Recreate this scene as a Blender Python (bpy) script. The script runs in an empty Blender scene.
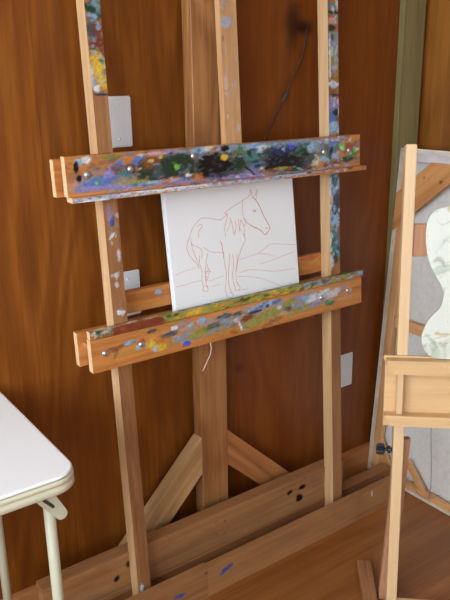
import bpy, bmesh, math, random
import numpy as np
from mathutils import Vector, Matrix
random.seed(4); np.random.seed(4)
COL= {'black': (18, 18, 22), 'navy': (40, 50, 90), 'blue': (88, 118, 176), 'lblue': (140, 175, 205), 'lilac': (140, 130, 185), 'teal': (70, 120, 120), 'dgreen': (34, 58, 42), 'green': (70, 130, 60), 'lime': (120, 190, 60), 'yellow': (214, 176, 60), 'olive': (150, 148, 70), 'white': (214, 216, 222), 'pink': (196, 150, 150), 'orange': (190, 120, 60), 'red': (170, 70, 45), 'brown': (120, 72, 40), 'grey': (140, 145, 150), 'dgrey': (70, 78, 84), 'bblue': (70, 90, 200), 'maroon': (120, 50, 40), 'cream': (215, 200, 170), 'hole': (14, 10, 8), 'tblue': (45, 80, 150)}
D_TOP= [(0.6832,1.1119,0.0945,0.0253,0,'grey',0.5),(0.6594,1.1098,0.0557,0.0146,12,'blue',1),(0.69,1.1325,0.0379,0.0105,35,'lilac',1),(0.7155,1.1475,0.0289,0.0084,40,'blue',1),(0.7045,1.1335,0.0167,0.0127,0,'brown',1),(0.7181,1.1238,0.0169,0.0085,0,'teal',1),(0.6235,1.0985,0.0204,0.0052,0,'lilac',1),(0.6583,1.0994,0.0465,0.0038,0,'lilac',1),(0.7301,1.0947,0.0982,0.0034,0,'lilac',1),(0.6183,1.1547,0.0112,0.0081,0,'lblue',1),(0.6322,1.1578,0.0113,0.0081,0,'white',0.8),(0.608,1.1432,0.0058,0.0142,-8,'black',1),(0.6122,1.1203,0.0067,0.0102,-8,'black',1),(0.6522,1.1084,0.0046,0.0031,0,'lime',1),(0.6951,1.1595,0.0331,0.0031,0,'green',0.8),(0.7329,1.1505,0.0195,0.0085,0,'orange',1),(0.755,1.1488,0.0223,0.0107,20,'blue',1),(0.7634,1.159,0.0075,0.003,0,'white',1),(0.736,1.1309,0.0123,0.0107,0,'navy',0.7),(0.7556,1.1011,0.05,0.0065,0,'olive',1),(0.8217,1.1219,0.0784,0.0309,0,'dgreen',1),(0.7844,1.1402,0.0304,0.013,0,'brown',1),(0.7874,1.1443,0.0102,0.0039,0,'yellow',1),(0.8137,1.1512,0.0078,0.0044,0,'yellow',1),(0.8118,1.16,0.0413,0.0043,0,'pink',1),(0.8435,1.1623,0.0211,0.0031,0,'lilac',1),(0.8632,1.141,0.0376,0.0178,0,'dgreen',1),(0.8539,1.126,0.008,0.01,-30,'lime',0.8),(0.8466,1.1355,0.0053,0.0044,0,'green',1),(0.8032,1.1189,0.0155,0.0197,0,'dgrey',1),(0.7628,1.096,0.0352,0.0044,0,'teal',1),(0.7936,1.0976,0.0257,0.0035,0,'lblue',1),(0.8795,1.1058,0.0136,0.0068,0,'white',1),(0.8944,1.1205,0.0083,0.0181,0,'dgreen',1),(0.9153,1.1005,0.0252,0.0115,10,'orange',1),(0.8383,1.0981,0.0239,0.0067,0,'orange',0.8),(0.9339,1.1243,0.0283,0.0275,0,'black',1),(0.9075,1.1491,0.0083,0.009,0,'red',0.8),(0.9165,1.1575,0.0083,0.0135,0,'blue',0.7),(0.9278,1.1591,0.0224,0.0068,0,'lblue',1),(0.9681,1.1217,0.0521,0.0325,0,'black',1),(0.9478,1.1624,0.017,0.0068,0,'cream',1),(0.9867,1.139,0.0117,0.007,0,'yellow',1),(1.0252,1.1363,0.0105,0.0071,0,'yellow',1),(0.9909,1.1596,0.0146,0.0069,0,'black',1),(0.956,1.1573,0.0143,0.0069,0,'orange',0.7),(1.0353,1.1545,0.009,0.0071,0,'green',1),(1.0334,1.1214,0.0242,0.0213,0,'dgreen',1),(1.0202,1.101,0.0421,0.0071,0,'dgrey',1),(1.081,1.1492,0.028,0.0167,0,'lblue',0.8),(1.0708,1.1307,0.0279,0.0168,0,'teal',1),(1.0885,1.11,0.0283,0.0097,0,'blue',1),(1.1031,1.1525,0.0189,0.0072,0,'white',0.7),(1.0622,1.1456,0.0061,0.0119,20,'dgreen',1),(1.1102,1.0985,0.0287,0.0049,-20,'cream',1),(1.0691,1.097,0.028,0.0034,-35,'black',1),(1.0499,1.0865,0.0676,0.0039,0,'lilac',1),(1.1431,1.1132,0.0521,0.0222,0,'black',1),(1.1928,1.1119,0.0739,0.0225,0,'black',1),(1.1771,1.1429,0.053,0.0148,0,'navy',1),(1.1544,1.1518,0.0098,0.0073,0,'blue',1),(1.1741,1.1505,0.0066,0.0123,0,'lblue',1),(1.2008,1.1513,0.0134,0.0099,0,'bblue',0.7),(1.1424,1.0959,0.0587,0.0049,0,'brown',0.8),(1.1689,1.0988,0.0398,0.0035,0,'olive',1),(1.2276,1.1397,0.0205,0.0151,0,'teal',1),(1.2444,1.1259,0.0173,0.0152,0,'dgreen',1),(1.2693,1.1446,0.021,0.0127,0,'lblue',1),(1.258,1.1122,0.028,0.0153,0,'dgrey',1),(1.2262,1.0917,0.055,0.0051,0,'dgreen',1),(1.2861,1.105,0.0178,0.0129,0,'cream',0.8),(1.3038,1.0933,0.0217,0.0091,0,'orange',1),(1.2904,1.1407,0.0213,0.0102,0,'grey',1),(1.315,1.1133,0.0254,0.0078,0,'lblue',1),(1.341,1.1427,0.0147,0.0156,0,'blue',1),(1.3371,1.1273,0.0073,0.0208,-20,'navy',1),(1.3554,1.1183,0.0186,0.0105,0,'lblue',1),(1.3403,1.0957,0.0295,0.0079,0,'brown',1),(1.378,1.1378,0.0113,0.0131,20,'lime',1),(1.374,1.117,0.015,0.0079,0,'orange',1),(1.4044,1.1361,0.0152,0.0079,0,'red',1),(1.4044,1.1229,0.0115,0.008,0,'blue',1),(1.4274,1.1294,0.0077,0.008,0,'lime',1),(1.4004,1.1045,0.0344,0.0069,0,'dgreen',1),(1.4197,1.1165,0.0154,0.0054,0,'green',1),(1.4084,1.1544,0.0343,0.0053,0,'orange',1),(1.3889,1.0893,0.0456,0.0053,0,'orange',1)]
D_LIP= [(0.624,1.0755,0.0678,0.0041,0,'white',1),(0.5967,1.0742,0.0133,0.0041,0,'grey',1),(0.6712,1.0832,0.0187,0.0042,0,'cream',1),(0.7188,1.0784,0.1456,0.0047,0,'lblue',0.8),(0.7944,1.0796,0.1283,0.0044,0,'white',0.8),(0.6476,1.0814,0.0092,0.0021,0,'orange',1),(0.7312,1.0793,0.0098,0.0026,0,'orange',1),(0.874,1.0786,0.1359,0.0045,0,'white',0.9),(0.9851,1.0844,0.0117,0.0023,0,'red',1),(0.9471,1.0809,0.0086,0.0023,0,'navy',1),(0.973,1.0785,0.0058,0.0023,0,'red',1),(1.0116,1.0797,0.006,0.0024,0,'navy',1),(1.0174,1.0768,0.1501,0.0047,0,'lblue',0.8),(1.0636,1.0822,0.0124,0.0036,0,'red',1),(1.0855,1.0827,0.0126,0.0031,0,'blue',1),(1.1301,1.0813,0.0194,0.0032,0,'red',0.8),(1.2098,1.082,0.102,0.005,0,'lblue',1),(1.2477,1.0813,0.0104,0.0025,0,'navy',1),(1.2973,1.0824,0.0215,0.0031,0,'grey',1),(1.3521,1.0831,0.0149,0.0037,0,'blue',1),(1.3972,1.0822,0.0114,0.004,0,'navy',1),(1.4475,1.0836,0.0079,0.0054,0,'blue',1)]
D_LOW= [(0.6919,0.7425,0.0202,0.0047,8,'lblue',1),(0.7076,0.7437,0.0102,0.0038,0,'grey',1),(0.6658,0.7366,0.0223,0.0047,20,'brown',0.7),(0.6597,0.7261,0.0049,0.0117,-30,'dgrey',0.5),(0.6483,0.7383,0.0122,0.0035,0,'dgrey',0.6),(0.7217,0.7259,0.0091,0.0072,0,'lblue',1),(0.7281,0.739,0.0078,0.0071,0,'red',0.8),(0.7377,0.727,0.0105,0.0072,0,'grey',1),(0.7564,0.757,0.0158,0.0048,0,'dgrey',1),(0.7618,0.7264,0.0213,0.0145,0,'yellow',1),(0.7897,0.7324,0.0271,0.0146,0,'orange',1),(0.7742,0.7111,0.0215,0.0098,0,'yellow',0.7),(0.7606,0.7118,0.0067,0.0121,0,'lblue',0.8),(0.7901,0.7372,0.0217,0.0073,0,'dgrey',0.8),(0.819,0.7507,0.011,0.0054,0,'white',0.9),(0.8098,0.7403,0.022,0.0073,0,'dgrey',1),(0.845,0.7199,0.0339,0.01,0,'grey',1),(0.8497,0.7049,0.0102,0.007,0,'bblue',1),(0.8644,0.7485,0.01,0.0075,0,'lblue',1),(0.8939,0.7524,0.0145,0.0065,0,'lblue',1),(0.8951,0.7266,0.038,0.0101,8,'olive',1),(0.8739,0.7185,0.0288,0.0075,0,'olive',1),(0.8392,0.7564,0.0112,0.0049,0,'grey',1),(0.9345,0.7335,0.027,0.0077,10,'dgrey',1),(0.9564,0.7418,0.0182,0.0077,0,'grey',1),(0.9305,0.7188,0.021,0.0077,10,'grey',0.8),(0.9662,0.7502,0.0305,0.0064,0,'dgrey',1),(0.9806,0.7315,0.0309,0.0104,10,'grey',1),(1.0067,0.7471,0.0157,0.0065,0,'dgrey',1),(0.9918,0.708,0.0187,0.0079,0,'orange',1),(1.0118,0.7249,0.0189,0.0052,0,'orange',1),(1.027,0.7084,0.0224,0.0079,0,'olive',1),(1.0378,0.7301,0.0257,0.0079,10,'brown',1),(0.9995,0.7328,0.0063,0.0078,0,'white',1),(1.0114,0.7171,0.0041,0.0158,25,'white',1),(1.0617,0.752,0.0325,0.0053,14,'lblue',1),(1.0849,0.7528,0.0264,0.0061,14,'blue',1),(1.1118,0.7556,0.0168,0.0062,14,'lblue',1),(1.1356,0.7564,0.0136,0.0054,14,'blue',1),(1.058,0.742,0.0227,0.0034,0,'navy',1),(1.1014,0.7495,0.0067,0.0054,0,'navy',1),(1.0836,0.726,0.0397,0.008,14,'olive',1),(1.1175,0.73,0.0338,0.0081,14,'olive',1),(1.0696,0.71,0.046,0.008,14,'olive',1),(1.1268,0.7062,0.0409,0.0082,14,'brown',0.7),(1.1804,0.745,0.0351,0.0069,14,'olive',1),(1.1727,0.7272,0.014,0.0083,0,'dgrey',1),(1.2013,0.7326,0.0142,0.0083,0,'grey',1),(1.1583,0.7162,0.0208,0.0082,0,'yellow',0.6),(1.19,0.7153,0.0319,0.0083,14,'orange',0.6),(1.209,0.7507,0.0178,0.0069,0,'lilac',1),(1.2226,0.7228,0.0217,0.0084,0,'blue',0.8),(1.252,0.7284,0.0294,0.0113,14,'grey',1),(1.2597,0.741,0.0258,0.0113,14,'white',0.8),(1.297,0.7425,0.0377,0.0142,14,'white',0.85),(1.339,0.7376,0.027,0.0115,14,'white',0.7),(1.2816,0.7226,0.0299,0.0085,14,'lilac',0.7),(1.2152,0.7159,0.0431,0.0056,14,'olive',1),(1.3271,0.7138,0.0192,0.0072,0,'green',1),(1.3156,0.7189,0.0076,0.0058,0,'green',1),(1.2969,0.734,0.0057,0.0043,0,'red',1),(1.3782,0.7507,0.0237,0.0058,14,'lilac',0.7),(1.402,0.7376,0.012,0.0059,0,'white',0.7),(1.3939,0.7185,0.02,0.0059,14,'grey',0.6),(1.2341,0.7459,0.0145,0.0084,0,'lblue',1),(1.1452,0.7381,0.0103,0.0054,0,'white',0.7),(0.6145,0.7696,0.0071,0.0045,0,'teal',0.8)]
D_SL= [(0.6952,1.4544,0.0249,0.027,0,'dgreen',1),(0.6871,1.4407,0.0135,0.0096,0,'lblue',0.8),(0.7051,1.4625,0.0114,0.0154,0,'teal',0.8),(0.6817,1.4116,0.0158,0.0233,0,'dgrey',1),(0.6962,1.4197,0.016,0.0117,0,'maroon',1),(0.6933,1.3924,0.0206,0.0196,0,'maroon',1),(0.6805,1.3785,0.0091,0.0049,0,'dgreen',1),(0.6936,1.3728,0.0138,0.0099,0,'brown',1),(0.6909,1.347,0.0207,0.0238,0,'yellow',0.9),(0.6971,1.317,0.0186,0.0201,0,'yellow',0.85),(0.6815,1.3011,0.0092,0.01,0,'white',0.9),(0.6722,1.3213,0.0046,0.0239,0,'white',0.6),(0.6965,1.2887,0.021,0.0028,0,'navy',1),(0.6668,1.3764,0.0045,0.0078,0,'white',0.7),(0.6884,1.0179,0.0063,0.0131,-8,'tblue',1),(0.685,1.0338,0.0096,0.0218,0,'lilac',0.4),(0.6853,0.9872,0.0097,0.0044,40,'white',0.8),(0.6983,0.9424,0.0049,0.0135,0,'white',0.7),(0.6889,0.8981,0.0099,0.0068,0,'white',0.7),(0.6854,0.8101,0.0075,0.007,0,'white',1),(0.6957,0.8104,0.0076,0.007,40,'white',1),(0.6867,0.8754,0.005,0.0068,0,'white',0.6),(0.6803,0.0878,0.0056,0.0141,0,'white',1)]
D_SR= [(1.3681,1.4946,0.0214,0.0072,0,'teal',1),(1.3678,1.4777,0.0214,0.0072,0,'dgreen',1),(1.3711,1.4585,0.0215,0.0097,0,'pink',0.8),(1.3637,1.4389,0.0143,0.0097,0,'dgreen',1),(1.3703,1.3974,0.0217,0.0345,0,'grey',0.9),(1.3665,1.3801,0.0181,0.0099,0,'lime',0.4),(1.3696,1.3478,0.0218,0.035,0,'olive',0.5),(1.3654,1.3001,0.0219,0.0101,0,'white',0.9),(1.3554,1.3602,0.0036,0.062,0,'white',0.9),(1.3686,1.2721,0.022,0.0025,0,'navy',1),(1.3683,1.2466,0.0221,0.0205,0,'lilac',0.8),(1.3605,1.2134,0.0221,0.0207,0,'blue',1),(1.3754,1.2283,0.0111,0.0103,0,'dgreen',1),(1.3675,1.1871,0.0223,0.0182,0,'lblue',1),(1.3654,1.0357,0.0227,0.0325,0,'lblue',1),(1.3618,1.0496,0.0151,0.0162,0,'teal',1),(1.3763,0.9937,0.0115,0.0385,0,'navy',0.8),(1.3646,0.9729,0.0152,0.0165,0,'dgrey',1),(1.368,0.9393,0.0192,0.025,0,'lblue',1),(1.3636,0.8979,0.0154,0.0168,0,'teal',1),(1.3669,0.8551,0.0194,0.0255,0,'teal',1),(1.3705,0.8317,0.0117,0.0171,0,'dgreen',0.8),(1.3519,0.8855,0.0077,0.028,0,'white',0.8),(1.3509,0.8233,0.0116,0.0228,0,'white',0.7),(1.3537,1.0097,0.0075,0.0435,0,'white',0.5)]
D_CR= [(1.0217,1.4421,0.0201,0.0109,0,'lblue',0.6),(1.0213,1.4831,0.0086,0.0129,0,'grey',0.6),(1.0145,1.4635,0.0085,0.0065,0,'olive',0.5),(0.9973,1.3251,0.0057,0.0201,0,'white',0.45),(1.0162,1.3025,0.0058,0.0271,0,'white',0.3),(1.0139,1.407,0.0029,0.0066,0,'brown',0.6)]
D_XB= [(0.8123,0.8272,0.011,0.0074,0,'lblue',0.9),(0.8223,0.8129,0.0056,0.0025,0,'grey',1),(0.7587,0.842,0.0133,0.0024,0,'dgrey',0.7),(1.3068,0.8343,0.0339,0.0085,0,'red',0.6),(1.3254,0.82,0.0267,0.0057,0,'olive',0.5)]
D_B= [(1.2082,0.1403,0.0119,0.0082,0,'hole',1),(1.2559,0.1408,0.0122,0.0083,0,'hole',1),(1.2446,0.1071,0.0138,0.014,0,'hole',1),(1.2673,0.1674,0.0041,0.0035,0,'hole',0.5),(0.6321,0.1157,0.0082,0.0117,-20,'hole',1),(0.6651,0.1423,0.0067,0.01,0,'hole',1),(0.9391,0.1513,0.0033,0.0032,0,'hole',0.7),(0.9696,0.1418,0.0041,0.0039,0,'hole',0.8),(0.9417,0.1115,0.0034,0.0032,0,'hole',0.6),(0.9689,0.103,0.0034,0.0033,0,'hole',0.5),(0.56,0.1449,0.0646,0.0227,0,'brown',0.3)]
D_D= [(0.9137,0.0598,0.0264,0.0083,24,'tblue',1),(0.767,0.0466,0.0179,0.0049,0,'tblue',1),(0.8751,0.0938,0.0064,0.0062,0,'dgrey',0.7),(0.849,0.078,0.0044,0.0043,0,'hole',0.7),(1.2399,0.1036,0.004,0.0103,0,'white',0.6),(1.4785,0.0711,0.0046,0.0111,0,'white',0.8)]
DRAW=[[(0.9042,0.9497),(0.9101,0.9621),(0.9183,0.9743),(0.9308,0.984),(0.9431,0.9909),(0.9592,0.9901),(0.9774,0.986),(0.9934,0.9814),(1.0055,0.9826),(1.021,0.9924),(1.0133,0.9949),(1.0389,1.0076),(1.0644,1.0165),(1.0749,1.022),(1.093,1.028)],[(0.9042,0.9497),(0.8976,0.9393),(0.8985,0.9424),(0.8935,0.9261),(0.897,0.9104),(0.9067,0.8956),(0.9188,0.8822),(0.9243,0.8697)],[(0.9072,0.9393),(0.9095,0.92),(0.9163,0.8999),(0.9213,0.8837),(0.9223,0.872)],[(0.9086,0.9491),(0.9089,0.932),(0.9343,0.9164),(0.934,0.8933)],[(0.9296,0.9729),(0.9401,0.9772),(0.9431,0.9711),(0.9328,0.9611),(0.9302,0.9462)],[(0.928,0.9019),(0.9259,0.883),(0.9305,0.8629),(0.9281,0.8419),(0.9308,0.8238)],[(0.954,0.9058),(0.9477,0.8912),(0.9424,0.8726),(0.9393,0.8576),(0.939,0.8341),(0.9423,0.8218)],[(0.9308,0.8238),(0.9283,0.8145),(0.9411,0.811),(0.943,0.8197),(0.9356,0.8249)],[(0.9418,0.9211),(0.9545,0.9103),(0.9704,0.9041),(0.9914,0.9002),(0.9982,0.8961)],[(0.9939,0.9286),(0.9975,0.9175),(0.9981,0.9053),(0.9999,0.899),(0.9996,0.8872)],[(0.9996,0.8872),(1.0009,0.8672),(1.0036,0.8469),(1.0001,0.8236),(0.9956,0.8043),(0.9981,0.7958)],[(1.0189,0.8942),(1.0147,0.869),(1.0099,0.8419),(1.0079,0.8142),(1.0164,0.7925)],[(0.9981,0.7958),(1.0017,0.7839),(1.0154,0.7826),(1.0185,0.7889),(1.007,0.7962)],[(1.0279,0.8909),(1.0283,0.8669),(1.0224,0.8398),(1.0233,0.8196),(1.0269,0.8068)],[(1.0415,0.8888),(1.039,0.8652),(1.0326,0.8421),(1.034,0.8177),(1.0416,0.8042)],[(1.0269,0.8068),(1.027,0.7979),(1.0394,0.7973),(1.0416,0.8042),(1.0316,0.8181)],[(1.0663,0.9394),(1.0701,0.927),(1.0712,0.9205),(1.0564,0.8986),(1.0427,0.8727),(1.0359,0.8456)],[(1.0624,0.9735),(1.0704,0.9548),(1.0699,0.935),(1.0707,0.9237)],[(1.0748,1.0212),(1.0707,1.006),(1.0704,0.9883),(1.0759,0.9739),(1.0814,0.9633)],[(1.0814,0.9633),(1.098,0.9521),(1.1175,0.9428),(1.1296,0.9331),(1.1357,0.9262),(1.1449,0.9291),(1.1549,0.94),(1.1536,0.9483)],[(1.1536,0.9483),(1.1408,0.9681),(1.1323,0.9872),(1.126,1.0019),(1.1157,1.0169),(1.1077,1.0237)],[(1.093,1.028),(1.0989,1.0364),(1.1014,1.046),(1.1042,1.0339),(1.1051,1.0228)],[(1.1077,1.0237),(1.1174,1.0346),(1.1225,1.044),(1.1201,1.0303),(1.1157,1.0169)],[(1.1034,0.9905),(1.1072,0.9929),(1.1131,0.991),(1.1108,0.9885),(1.1043,0.9896)],[(1.1411,0.9438),(1.146,0.9403),(1.1499,0.9427)],[(1.0229,0.9938),(1.0186,0.9769),(1.0104,0.9585),(1.0109,0.9369)],[(1.0314,0.9831),(1.027,0.9642),(1.0157,0.95)],[(1.033,0.9751),(1.0358,0.9552),(1.0364,0.9374)],[(1.0451,0.9737),(1.0455,0.954),(1.039,0.9391)],[(1.0553,0.9764),(1.0557,0.9566),(1.0618,0.944)],[(1.0624,0.9735),(1.0585,0.9602),(1.0544,0.9449)],[(1.0704,0.9785),(1.0766,0.9659),(1.0704,0.9548)],[(0.8538,0.866),(0.8743,0.8702),(0.8971,0.8722),(0.9205,0.8761)],[(0.8526,0.8376),(0.8795,0.8375),(0.9072,0.8404),(0.9256,0.8396)],[(1.0437,0.8725),(1.0794,0.8771),(1.1106,0.8806),(1.149,0.8975),(1.1755,0.8958),(1.2404,0.8846)],[(1.113,0.8515),(1.1449,0.8548),(1.1885,0.8606),(1.2332,0.8666)],[(1.1106,0.8806),(1.1413,0.8731),(1.1671,0.8638)],[(1.0453,0.8401),(1.081,0.8423),(1.1217,0.8337),(1.1634,0.8247),(1.2347,0.8208)],[(1.0369,0.8314),(1.0742,0.8251),(1.1094,0.815),(1.1397,0.8015),(1.1916,0.7755)],[(1.0258,0.7969),(1.0457,0.7953),(1.0684,0.7933)],[(0.9484,0.8345),(0.9677,0.8371),(0.9946,0.8405)],[(0.9562,0.8193),(0.9804,0.821)],[(0.9464,0.8798),(0.9493,0.8637),(0.9384,0.8499),(0.944,0.8372)],[(0.937,0.8579),(0.9466,0.8603),(0.958,0.8564)],[(0.9474,0.8679),(0.9537,0.861),(0.9478,0.8503)],[(0.9366,0.8463),(0.9474,0.8464),(0.9415,0.8357)]]

S = bpy.context.scene
COLL = S.collection
R = math.radians

# ---------------------------------------------------------------- helpers
def lin(c):
    return tuple(((v/255)/12.92 if v/255 <= .04045 else ((v/255+.055)/1.055)**2.4) for v in c)

def tag(o, label, cat=None, group=None):
    o['label'] = label
    if cat: o['category'] = cat
    if group: o['group'] = group
    return o

def empty(name, M, label, cat, group=None):
    o = bpy.data.objects.new(name, None); COLL.objects.link(o)
    o.empty_display_size = .1
    o.matrix_basis = M
    return tag(o, label, cat, group)

def T(x, y, z): return Matrix.Translation((x, y, z))

def obj(name, bm, mat, parent=None, off=(0, 0, 0), smooth=False, M=None, autosmooth=False):
    """link bm as one mesh object; off is subtracted from its verts (parent's base)"""
    if any(off): bmesh.ops.translate(bm, verts=bm.verts, vec=-Vector(off))
    bmesh.ops.recalc_face_normals(bm, faces=bm.faces)
    me = bpy.data.meshes.new(name); bm.to_mesh(me); bm.free()
    if smooth:
        for p in me.polygons: p.use_smooth = True
    me.materials.append(mat)
    o = bpy.data.objects.new(name, me); COLL.objects.link(o)
    if parent: o.parent = parent
    if M is not None: o.matrix_basis = M
    return o

def struct(name, bm, mat):
    o = obj(name, bm, mat); o['kind'] = 'structure'; return o

def sh(d, lean):            # y of a leaning plane at height z
    return lambda z: d + z*lean

def box(bm, x0, x1, y0, y1, z0, z1, lean=0., bev=.0015, seg=1):
    """box with a little rounding; y is sheared by z*lean"""
    b = bmesh.new()
    vs = [b.verts.new((x, y, z)) for x in (x0, x1) for y in (y0, y1) for z in (z0, z1)]
    for q in ((0,1,3,2),(4,6,7,5),(0,4,5,1),(2,3,7,6),(0,2,6,4),(1,5,7,3)):
        b.faces.new([vs[i] for i in q])
    if bev: bmesh.ops.bevel(b, geom=list(b.edges), offset=bev, segments=seg, affect='EDGES')
    for v in b.verts: v.co.y += v.co.z*lean
    me = bpy.data.meshes.new('t'); b.to_mesh(me); b.free(); bm.from_mesh(me); bpy.data.meshes.remove(me)
    return bm

def nbox(*a, **k): return box(bmesh.new(), *a, **k)

def tube(bm, pts, r, n=12, cap=True, closed=False):
    pts = [Vector(p) for p in pts]
    rr = r if isinstance(r, (list, tuple)) else [r]*len(pts)
    rings = []; up = None
    for i, p in enumerate(pts):
        if closed: d = pts[(i+1) % len(pts)]-pts[i-1]
        else: d = (pts[min(i+1, len(pts)-1)]-pts[max(i-1, 0)])
        d.normalize()
        if up is None:
            up = Vector((0, 0, 1)) if abs(d.z) < .9 else Vector((1, 0, 0))
        s = d.cross(up).normalized(); up = s.cross(d).normalized()
        rings.append([bm.verts.new(p+(s*math.cos(a)+up*math.sin(a))*rr[i]) for a in [2*math.pi*k/n for k in range(n)]])
    m = len(rings)
    for i in range(m if closed else m-1):
        A, B_ = rings[i], rings[(i+1) % m]
        for k in range(n): bm.faces.new((A[k], A[(k+1) % n], B_[(k+1) % n], B_[k]))
    if cap and not closed:
        bm.faces.new(rings[0][::-1]); bm.faces.new(rings[-1])
    return bm

def lathe(bm, prof, M, n=24):
    """prof: (radius, height) along local Z of M"""
    rings = []
    for r, h in prof:
        rings.append([bm.verts.new(M @ Vector((max(r, 1e-5)*math.cos(2*math.pi*k/n), max(r, 1e-5)*math.sin(2*math.pi*k/n), h))) for k in range(n)])
    for a, b in zip(rings, rings[1:]):
        for k in range(n): bm.faces.new((a[k], a[(k+1) % n], b[(k+1) % n], b[k]))
    bm.faces.new(rings[0][::-1]); bm.faces.new(rings[-1])
    return bm

def extrude_poly(bm, pts, t0, t1, place):
    """closed outline pts (2D) extruded from t0 to t1; place(u,v,t) -> 3D"""
    a = [bm.verts.new(place(u, v, t0)) for u, v in pts]
    b = [bm.verts.new(place(u, v, t1)) for u, v in pts]
    bm.faces.new(a[::-1]); bm.faces.new(b)
    n = len(pts)
    for i in range(n): bm.faces.new((a[i], a[(i+1) % n], b[(i+1) % n], b[i]))
    return bm

# ---------------------------------------------------------------- materials
def newmat(name):
    m = bpy.data.materials.new(name); m.use_nodes = True
    nt = m.node_tree; b = nt.nodes['Principled BSDF']
    return m, nt, b

def plain(name, c, rough=.5, metal=0., bump=0., bscale=200, spec=None, var=0., coat=0):
    m, nt, b = newmat(name); N = nt.nodes; L = nt.links
    b.inputs['Roughness'].default_value = rough; b.inputs['Metallic'].default_value = metal
    if spec is not None: b.inputs['Specular IOR Level'].default_value = spec
    if coat: b.inputs['Coat Weight'].default_value = coat
    tc = N.new('ShaderNodeTexCoord')
    n = N.new('ShaderNodeTexNoise'); n.inputs['Scale'].default_value = bscale*.1 if var else bscale
    n.inputs['Detail'].default_value = 4
    L.new(tc.outputs['Object'], n.inputs['Vector'])
    r = N.new('ShaderNodeValToRGB')
    c1 = lin(c); r.color_ramp.elements[0].color = tuple(v*(1-var) for v in c1)+(1,); r.color_ramp.elements[1].color = tuple(min(1, v*(1+var)) for v in c1)+(1,)
    r.color_ramp.elements[0].position = .35; r.color_ramp.elements[1].position = .65
    L.new(n.outputs['Fac'], r.inputs['Fac']); L.new(r.outputs['Color'], b.inputs['Base Color'])
    if bump:
        n2 = N.new('ShaderNodeTexNoise'); n2.inputs['Scale'].default_value = bscale
        L.new(tc.outputs['Object'], n2.inputs['Vector'])
        bp = N.new('ShaderNodeBump'); bp.inputs['Strength'].default_value = bump; bp.inputs['Distance'].default_value = .002
        L.new(n2.outputs['Fac'], bp.inputs['Height']); L.new(bp.outputs['Normal'], b.inputs['Normal'])
    return m

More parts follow.
